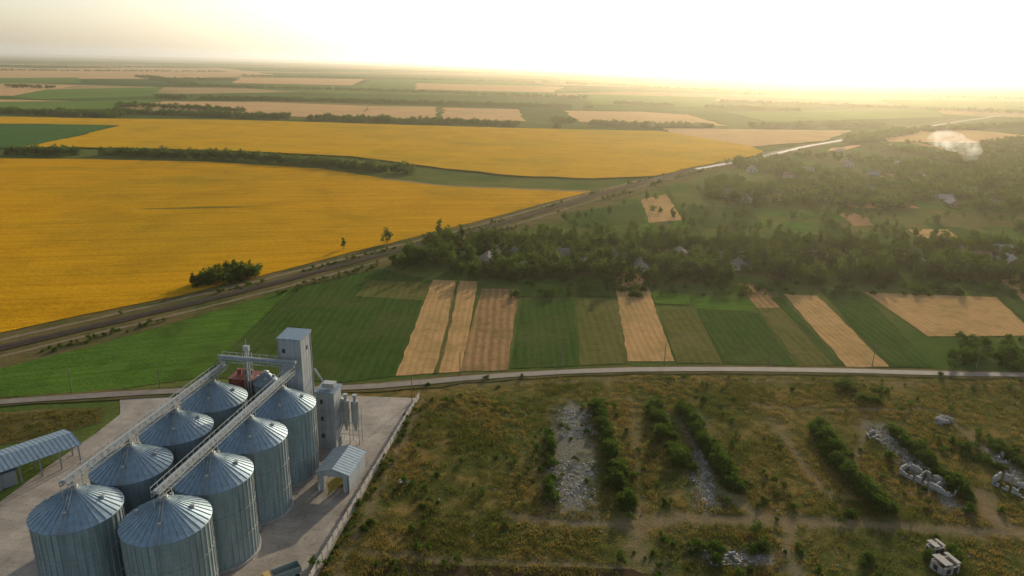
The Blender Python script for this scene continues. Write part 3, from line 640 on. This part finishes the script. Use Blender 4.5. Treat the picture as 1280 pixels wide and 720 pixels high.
def silo_parts(R, eave, apex, nr):
    N = 72; wll = MB()
    wll.cyl((0, 0, .5), (0, 0, eave), R, R, N, 0, False)
    for i in range(nr):
        a = 2*math.pi*i/nr; wll.box((math.cos(a)*(R+.07), math.sin(a)*(R+.07), (eave+.5)/2), (.16, .20, eave-.5), a, 1)
    for z in (eave*.33, eave*.66): wll.cyl((0, 0, z), (0, 0, z+.12), R+.17, R+.17, N, 1, True)
    rf = MB(); r1 = .9; ns = 36
    ring = lambda r, z: [(math.cos(2*math.pi*i/N)*r, math.sin(2*math.pi*i/N)*r, z) for i in range(N)]
    slope = (apex-eave)/(R+.3-r1)
    rf.add(ring(R+.3, eave-.05)+ring(r1, apex), [(i, (i+1) % N, N+(i+1) % N, N+i) for i in range(N)])
    rf.add(ring(R+.3, eave-.05)+ring(R+.3, eave-.3)+ring(R+.02, eave-.3), [(i, N+i, N+(i+1) % N, (i+1) % N) for i in range(N)]+[(N+i, 2*N+i, 2*N+(i+1) % N, N+(i+1) % N) for i in range(N)])
    for i in range(ns):
        a = 2*math.pi*i/ns; c, s = math.cos(a), math.sin(a)
        rf.beam((c*(R+.25), s*(R+.25), eave+.03), (c*r1, s*r1, apex+.06), .09, 0, .14)
    cap = MB(); cap.cyl((0, 0, apex-.1), (0, 0, apex+.5), r1, r1*.9, 20); cap.cyl((0, 0, apex+.5), (0, 0, apex+.85), r1*1.05, .35, 20)
    for a in (.4, 1.9, 3.5, 5.1):
        rr = R*.62; z = eave+(R-rr)*slope; cap.box((math.cos(a)*rr, math.sin(a)*rr, z+.3), (.7, .6, .8), a)
    a = -1.15; c, s = math.cos(a), math.sin(a); lad = MB()
    for o in (-.25, .25):
        lad.beam((c*(R+.45)-s*o, s*(R+.45)+c*o, .5), (c*(R+.45)-s*o, s*(R+.45)+c*o, eave+.8), .07)
        lad.beam((c*(R+.3)-s*o, s*(R+.3)+c*o, eave+.3), (c*1.1-s*o, s*1.1+c*o, apex+.4), .08)
    for j in range(int(eave/.5)): lad.beam((c*(R+.45)+s*.25, s*(R+.45)-c*.25, .7+j*.5), (c*(R+.45)-s*.25, s*(R+.45)+c*.25, .7+j*.5), .05)
    pl = MB(); pl.cyl((0, 0, 0), (0, 0, .55), R+.5, R+.5, 48)
    fan = MB(); fan.box((c*(R+1.6), s*(R+1.6), .9), (2.2, 1.1, 1.3), a)
    return [("wall", wll.mesh("silo_wall", [M_WALL, M_FRAME])), ("roof", rf.mesh("silo_roof", M_ROOF)), ("cap_and_vents", cap.mesh("silo_cap", M_FRAME)), ("ladder", lad.mesh("silo_ladder", M_FRAME)), ("plinth", pl.mesh("silo_plinth", M_PLINTH)), ("aeration_fan", fan.mesh("silo_fan", M_FRAME))]
SP = silo_parts(SR, EAVE, APEX, 40)
for b in (0, 18.2):
    for k in range(4):
        e = ob("grain_silo", None, loc=PL(k*15.85, b), rz=RZ+random.choice((0, .09, -.07)))
        for nm, me_ in SP: ob(nm, me_, e)
SP2 = silo_parts(3.1, 17.5, 19.8, 20)
e = ob("grain_silo", None, loc=PL(-14, 11.5), rz=RZ)
for nm, me_ in SP2: ob(nm, me_, e)

def gallery(name, p0, p1, z, wdt=1.6, h=1.7, legs=(), z1=None):
    e = ob(name, None, loc=(0, 0, 0)); p0 = Vector((p0[0], p0[1], z)); p1 = Vector((p1[0], p1[1], z1 or z)); d = (p1-p0); L = d.length; d.normalize(); s = Vector((d.y, -d.x, 0)).normalized()*wdt/2; up = Vector((0, 0, h))
    t = MB(); k = int(L/1.9)
    for sg in (-1, 1):
        t.beam(p0+s*sg, p1+s*sg, .2); t.beam(p0+s*sg+up*.65, p1+s*sg+up*.65, .1); t.beam(p0+s*sg-up*.5, p1+s*sg-up*.5, .16)
        for j in range(k+1):
            q = p0+d*(L*j/k)+s*sg; t.beam(q-up*.5, q+up*.65, .09)
            if j < k:
                q2 = p0+d*(L*(j+1)/k)+s*sg; t.beam(q-up*.5 if j % 2 else q, q2 if j % 2 else q2-up*.5, .08)
    ob("truss", t.mesh("truss", M_FRAME), e)
    c = MB(); c.beam(p0+Vector((0, 0, .35)), p1+Vector((0, 0, .35)), .7, 0, .55); c.beam(p0+Vector((0,0,-.02)), p1+Vector((0,0,-.02)), wdt-.25, 0, .06)
    ob("conveyor_and_walkway", c.mesh("conveyor", M_PANEL), e)
    g = MB()
    for q in legs:
        q = Vector((q[0], q[1], 0))
        for sg in (-1, 1):
            g.beam(q+s*sg*.9+Vector((0, 0, APEX+.3)), q+s*sg*.9+Vector((0, 0, z-.8)), .16)
        g.cyl(q+Vector((0, 0, APEX+.5)), q+Vector((0, 0, z)), .28, .28, 10)
        for da in (2.6, -2.6):
            q2 = q+d*da; zz = EAVE+(SR-abs(da))*(APEX-EAVE)/SR; g.beam(q2+Vector((0, 0, zz-.3)), q2+Vector((0, 0, z-.8)), .14)
    if legs: ob("supports", g.mesh("supports", M_FRAME), e)
    return e
GZ = 25.2
gallery("conveyor_gallery", PL(-6, 0)[:2], PL(49.5, 0)[:2], GZ, legs=[PL(i*15.85, 0)[:2] for i in range(4)])
gallery("conveyor_gallery", PL(-6, 18.2)[:2], PL(49.5, 18.2)[:2], GZ, legs=[PL(i*15.85, 18.2)[:2] for i in range(4)])
gallery("conveyor_gallery", PL(-6.5, 19.4)[:2], PL(-6.5, -1)[:2], GZ+1.7, wdt=1.9)

def building(name, a, b, wx, wy, h, mat, roofmat, extra=None, roofh=.5):
    e = ob(name, None, loc=PL(a, b), rz=RZ); m_ = MB(); m_.box((0, 0, h/2), (wx, wy, h))
    ob("walls", m_.mesh("walls", mat), e); r = MB()
    r.add([(-wx/2-.3, -wy/2-.3, h), (wx/2+.3, -wy/2-.3, h), (wx/2+.3, wy/2+.3, h), (-wx/2-.3, wy/2+.3, h), (-wx/2-.3, -wy/2-.3, h+.15), (wx/2+.3, -wy/2-.3, h+.15), (wx/2+.3, wy/2+.3, h+roofh), (-wx/2-.3, wy/2+.3, h+roofh)],
          [(0,3,2,1),(4,5,6,7),(0,1,5,4),(1,2,6,5),(2,3,7,6),(3,0,4,7)]); ob("roof", r.mesh("roof", roofmat), e)
    if extra: extra(e)
    return e
TH = 32.2
def tower_extra(e):
    t = MB()
    for z in np.arange(2, TH-.5, 2.1): t.box((0, 0, z), (6.06, 6.06, .07))
    for x in (-1.5, 0, 1.5): t.box((x, -3.0, TH/2), (.06, .08, TH-.2)); t.box((3.0, x, TH/2), (.08, .06, TH-.2))
    ob("cladding_joints", t.mesh("cladding_joints", M_PANEL), e)
    wmb = MB()
    for z in (19.5, 28.9): wmb.box((-1.6, -3.0, z), (.9, .14, 1.1))
    wmb.box((3.0, .5, 28.9), (.14, .9, 1.1)); wmb.box((0, -3.0, 1.2), (1.6, .14, 2.4))
    ob("windows", wmb.mesh("windows", M_WIN), e)
    c = MB()
    for sx in (-3.02, 3.02):
        for sy in (-3.02, 3.02): c.box((sx, sy, TH/2), (.22, .22, TH-.02))
    ob("corner_trim", c.mesh("corner_trim", M_FRAME), e)
building("elevator_tower", -12, 1.7, 6, 6, TH, M_PANEL, M_BLUE, tower_extra, .7)
def small_extra(e):
    t = MB()
    for z in (4, 9, 14): t.box((-1.0, -2.5, z), (.8, .12, 1.2))
    t.box((2.5, 0, 1.3), (.12, 2, 2.6)); ob("windows", t.mesh("windows", M_WIN), e)
    s = MB()
    for z in (6.5, 11.5): s.box((0, 0, z), (5.3, 5.3, .2))
    for k in range(5): s.beam((2.9, -2.4, k*3), (2.9, 2.4, k*3+3 if k % 2 else k*3+.2), .2)
    s.box((.4, 0, 18.0), (3.2, 2.2, 1.2)); s.box((0, -2.6, 9), (.5, .2, 17))
    s.beam((-1, 0, 18), (-4.6, 2.6, 21), .45)
    ob("platforms_and_ducts", s.mesh("platforms", M_FRAME), e)
building("cleaning_house", -14.5, -5.6, 5, 5, 16.6, M_PANEL, M_BLUE, small_extra)
def dryer_extra(e):
    t = MB()
    for z in np.arange(1.5, 18, 1.5): t.box((0, 0, z), (6.7, 5.3, .18))
    for x in (-3.2, 0, 3.2): t.box((x, -2.62, 9), (.22, .2, 18))
    ob("ribs", t.mesh("ribs", M_REDS), e); s = MB()
    for x in (-1.6, 0, 1.6): s.cyl((x, 0, 18.5), (x, 0, 20.0), .6, .6, 12)
    ob("exhaust_stacks", s.mesh("stacks", M_REDS), e)
building("grain_dryer", -15, 18.0, 6.5, 5, 18.0, M_REDS, M_REDS, dryer_extra)
e = ob("bucket_elevator", None, loc=PL(-12, 15.2), rz=RZ); t = MB()
for sx in (-.8, .8):
    for sy in (-.8, .8): t.beam((sx, sy, 0), (sx, sy, 26), .14)
for j in range(12):
    z = j*2.07
    for a_, b_ in (((-.8, -.8), (.8, -.8)), ((.8, -.8), (.8, .8)), ((.8, .8), (-.8, .8)), ((-.8, .8), (-.8, -.8))): t.beam((*a_, z), (*b_, z+2.07), .08)
ob("lattice", t.mesh("lattice", M_FRAME), e); t = MB(); t.box((-.35, 0, 13.5), (.4, .5, 27)); t.box((.35, 0, 13.5), (.4, .5, 27)); t.box((0, 0, 27.5), (1.5, .9, 1.4)); t.beam((0, 0, 28), (0, 0, 30), .1)
ob("legs_and_head", t.mesh("legs", M_PANEL), e)
e = ob("dust_cyclones", None, loc=PL(-17, -10.5), rz=RZ); t = MB()
for x in (-1.3, 1.3):
    t.cyl((x, 0, 7), (x, 0, 12.5), 1.0, 1.0, 20); t.cyl((x, 0, 3.5), (x, 0, 7), .25, 1.0, 20); t.cyl((x, 0, 12.5), (x, 0, 14), .4, .4, 12); t.cyl((x, 0, 14), (x, 0, 14.3), .7, .7, 12)
t.cyl((-1.3, 0, 12), (-3, 0, 13), .35, .35, 12)
ob("cyclone_bodies", t.mesh("cyclones", M_FRAME), e); t = MB()
for sx in (-2.6, 0, 2.6):
    for sy in (-1.2, 1.2): t.beam((sx, sy, 0), (sx, sy, 10), .18)
for z in (3, 6.5, 10):
    for sy in (-1.2, 1.2): t.beam((-2.6, sy, z), (2.6, sy, z), .14)
ob("frame", t.mesh("frame", M_FRAME), e)

def shed(name, loc, rz, wx, wy, h, rh, posts=False, wallm=None):
    e = ob(name, None, loc=loc, rz=rz); a = MB(); t = .2
    if not posts:
        for s in (-1, 1): a.box((s*(wx/2-t/2), 0, h/2), (t, wy, h))
        for s in (-1, 1):
            y = s*(wy/2-t/2)
            for q in (-1, 1): a.box((q*(wx/2-.75-t), y, (h-.9)/2), (1.1, t, h-.9))
            a.box((0, y, h-.45), (wx-2*t-.02, t, .9))
            vs = [(-wx/2, s*wy/2, h), (wx/2, s*wy/2, h), (0, s*wy/2, h+rh)]; a.add(vs, [(0, 1, 2)] if s < 0 else [(0, 2, 1)])
    else:
        k = max(2, int(wy/4))
        for j in range(k+1):
            y = -wy/2+.3+(wy-.6)*j/k
            for s in (-1, 0, 1): a.box((s*(wx/2-.3), y, h/2), (.3, .3, h))
            a.beam((-wx/2, y, h), (wx/2, y, h), .15); a.beam((-wx/2, y, h), (0, y, h+rh-.1), .12); a.beam((wx/2, y, h), (0, y, h+rh-.1), .12)
    ob("frame" if posts else "walls", a.mesh("walls", wallm or M_PANEL), e)
    r = MB(); ov = .4
    for s in (-1, 1):
        ze = h-rh*ov/(wx/2); y = wy/2+ov; vs = [(s*(wx/2+ov), -y, ze+.03), (s*(wx/2+ov), y, ze+.03), (0, y, h+rh+.03), (0, -y, h+rh+.03)]; vs += [(a_, b_, c_+.1) for a_, b_, c_ in vs]
        r.add(vs, [(0,1,2,3),(7,6,5,4),(0,4,5,1),(1,5,6,2),(2,6,7,3),(3,7,4,0)])
        k = int(wy/1.0)
        for j in range(k+1): r.beam((s*(wx/2+ov), -y+.03+2*(y-.03)*j/k, ze+.15), (0, -y+.03+2*(y-.03)*j/k, h+rh+.15), .05, 0, .06)
    ob("roof", r.mesh("roof", M_BLUE), e); return e
hx, hy = G(428, 600); shed("intake_hangar", (hx, hy, 0), RZ, 8.0, 11, 5.2, 1.3)
sx_, sy_ = G(44, 586); shed("open_shed", (sx_, sy_, 0), RZ-.55, 11, 18, 5.2, 1.2, posts=True)
sx_, sy_ = G(-22, 608); shed("warehouse", (sx_, sy_, 0), RZ-.55, 10, 12, 4.0, 1.4)
M_TYRE = plain_mat("tyre_rubber", (.03, .03, .03), .9); M_CABP = plain_mat("truck_paint", (.45, .30, .12), .5, 0, .1); M_BODY = plain_mat("truck_body_paint", (.20, .24, .22), .6, 0, .2)
def truck(loc, rz):
    e = ob("grain_truck", None, loc=loc, rz=rz); a = MB()
    a.box((0, 2.9, 1.55), (2.3, 1.7, 1.5)); a.box((0, 2.75, 2.5), (2.1, 1.3, .5)); a.box((0, 3.95, 1.2), (2.2, .4, .8)); ob("cab", a.mesh("cab", M_CABP), e)
    a = MB(); a.box((0, 3.77, 2.0), (1.9, .06, .6)); a.box((1.16, 2.9, 2.0), (.04, .9, .55)); a.box((-1.16, 2.9, 2.0), (.04, .9, .55)); ob("windows", a.mesh("windows", M_WIN), e)
    a = MB(); a.box((0, -1, 1.15), (2.4, 5.6, .15))
    for s in (-1, 1): a.box((s*1.17, -1, 1.85), (.08, 5.6, 1.25)); a.box((0, -1+s*2.77, 1.85), (2.25, .08, 1.25))
    for y in (-3.4, -2.2, -1, .2, 1.4):
        for s in (-1, 1): a.box((s*1.24, y, 1.85), (.08, .1, 1.25))
    ob("cargo_body", a.mesh("cargo_body", M_BODY), e)
    a = MB(); a.box((0, 0, .85), (.9, 7.4, .25)); ob("chassis", a.mesh("chassis", M_DARK), e)
    a = MB()
    for y in (2.9, -1.6, -2.9):
        for s in (-1, 1): a.cyl((s*.85, y, .52), (s*1.2, y, .52), .52, .52, 18)
    ob("wheels", a.mesh("wheels", M_TYRE), e)
tx, ty = G(352, 726); truck((tx, ty, .07), 2.2)
M_POLE = plain_mat("pole_wood", (.16, .13, .10), .9)
def pole(x, y, rz):
    e = ob("utility_pole", None, loc=(x, y, 0), rz=rz); a = MB(); a.cyl((0, 0, 0), (0, 0, 8.5), .15, .10, 8); ob("pole", a.mesh("pole", M_POLE), e)
    a = MB(); a.box((0, 0, 7.9), (1.7, .12, .12))
    for x_ in (-.75, 0, .75): a.cyl((x_, 0, 7.96), (x_, 0, 8.2), .05, .05, 6)
    ob("crossarm", a.mesh("crossarm", M_POLE), e)
for px, py in ((515,503),(575,470),(700,459),(830,457),(960,457),(1090,459),(1220,462),(90,492),(200,484)):
    x, y = G(px, py); pole(x, y, 1.5)

# ------------------------------------------------------------------ ruins
M_OLDW = plain_mat("weathered_plaster", (.34, .31, .265), .9, 0, .45, .8)
def ruin(name, px, py, rz, wx, wy, h, roof=False, seed=1):
    r = random.Random(seed); x, y = G(px, py); e = ob(name, None, loc=(x, y, 0), rz=rz); a = MB(); t = .35
    def wall(x0, y0, x1, y1):
        L = math.hypot(x1-x0, y1-y0); k = max(1, int(L/.7)); an = math.atan2(y1-y0, x1-x0); hh = h*.6
        for j in range(k):
            tt = (j+.5)/k
            hh = min(h, max(h*.72 if roof else .15, hh+r.uniform(-.9, .9)*(.5 if roof else 1)))
            if not roof and r.random() < .16: continue
            a.box((x0+(x1-x0)*tt, y0+(y1-y0)*tt, hh/2), (L/k-.004, t*r.uniform(.8, 1.3), hh), an+r.uniform(-.04, .04))
    wall(-wx/2, -wy/2, wx/2, -wy/2); wall(-wx/2, wy/2, wx/2, wy/2); wall(-wx/2-.18, -wy/2+.2, -wx/2-.18, wy/2-.2); wall(wx/2+.18, -wy/2+.2, wx/2+.18, wy/2-.2)
    if not roof:
        for yy in (-wy*.2, wy*.15): wall(-wx/2+.2, yy, wx/2-.2, yy)
    ob("walls", a.mesh("walls", M_OLDW if roof else M_RUB1), e)
    if roof:
        wd = MB(); wd.box((-wx*.2, -wy/2-.25, h*.4), (1.0, .06, 1.1)); wd.box((wx*.22, -wy/2-.25, h*.36), (1.0, .06, h*.7)); wd.box((-wx/2-.44, 0, h*.4), (.06, 1.0, 1.1))
        ob("openings", wd.mesh("openings", M_DARK), e); rr = MB()
        for k in range(4):
            if k == 2: continue
            rr.box((-wx/2+wx*(k+.5)/4, 0, h+.1+r.uniform(-.05, .12)), (wx/4-.05, wy+.5, .2), r.uniform(-.03, .03))
        ob("roof_slabs", rr.mesh("roof", M_CONC), e)
    return e
ruin("abandoned_hut", 1180, 712, .25, 4.0, 3.2, 2.5, True, 1); ruin("abandoned_hut", 1168, 689, .25, 2.8, 2.0, 1.9, True, 2)
ruin("ruined_barn", 1160, 603, .62, 4.5, 13, 1.7, False, 3); ruin("ruined_barn", 1283, 618, .62, 4.5, 14, 2.1, False, 4)
ruin("ruined_wall", 1178, 527, .3, 5, 3, 1.4, False, 5); ruin("ruined_wall", 505, 602, .3, 2.4, 1.2, .35, False, 6)
ruin("ruined_wall", 1100, 548, .6, 4, 6, .9, False, 7); ruin("ruined_wall", 905, 700, .1, 6, 3, .8, False, 8); ruin("ruined_wall", 1252, 575, .5, 3, 3, 1.6, False, 9)

# ------------------------------------------------------------------ atmosphere haze
m, n, out = new_mat("summer_haze"); vs_ = nd(n, 'ShaderNodeVolumeScatter'); vs_.inputs['Color'].default_value = (1, .90, .70, 1)
vs_.inputs['Density'].default_value = 7e-5; vs_.inputs['Anisotropy'].default_value = .75
n.links.new(vs_.outputs[0], out.inputs['Volume'])
mb = MB(); mb.box((0, 12000, 124), (50000, 28000, 252)); ob("haze", mb.mesh("haze", m))
m, n, out = new_mat("smoke"); vs_ = nd(n, 'ShaderNodeVolumeScatter'); vs_.inputs['Color'].default_value = (1, 1, 1, 1); vs_.inputs['Anisotropy'].default_value = .4
k = noise_(n, pos_(n), .07, 4, .6, .8)
n.links.new(math_(n, 'MULTIPLY', ramp_(n, k, .42, .68), .035), vs_.inputs['Density'])
n.links.new(vs_.outputs[0], out.inputs['Volume'])
sx_, sy_ = G(1205, 204)
bm = bmesh.new()
for i in range(12):
    t = i/11; r = 3+t*13
    mt_ = Matrix.Translation((t*28-t*t*55+random.uniform(-4, 4), random.uniform(-6, 6), 3+t*26+random.uniform(-3, 3)))@Matrix.Diagonal((r*1.4, r, r*.7, 1))
    bmesh.ops.create_icosphere(bm, subdivisions=2, radius=1, matrix=mt_)
me = bpy.data.meshes.new("smoke"); bm.to_mesh(me); bm.free(); me.materials.append(m); ob("smoke_plume", me, loc=(sx_, sy_, 0))
print("tufts", len(green), len(dry))
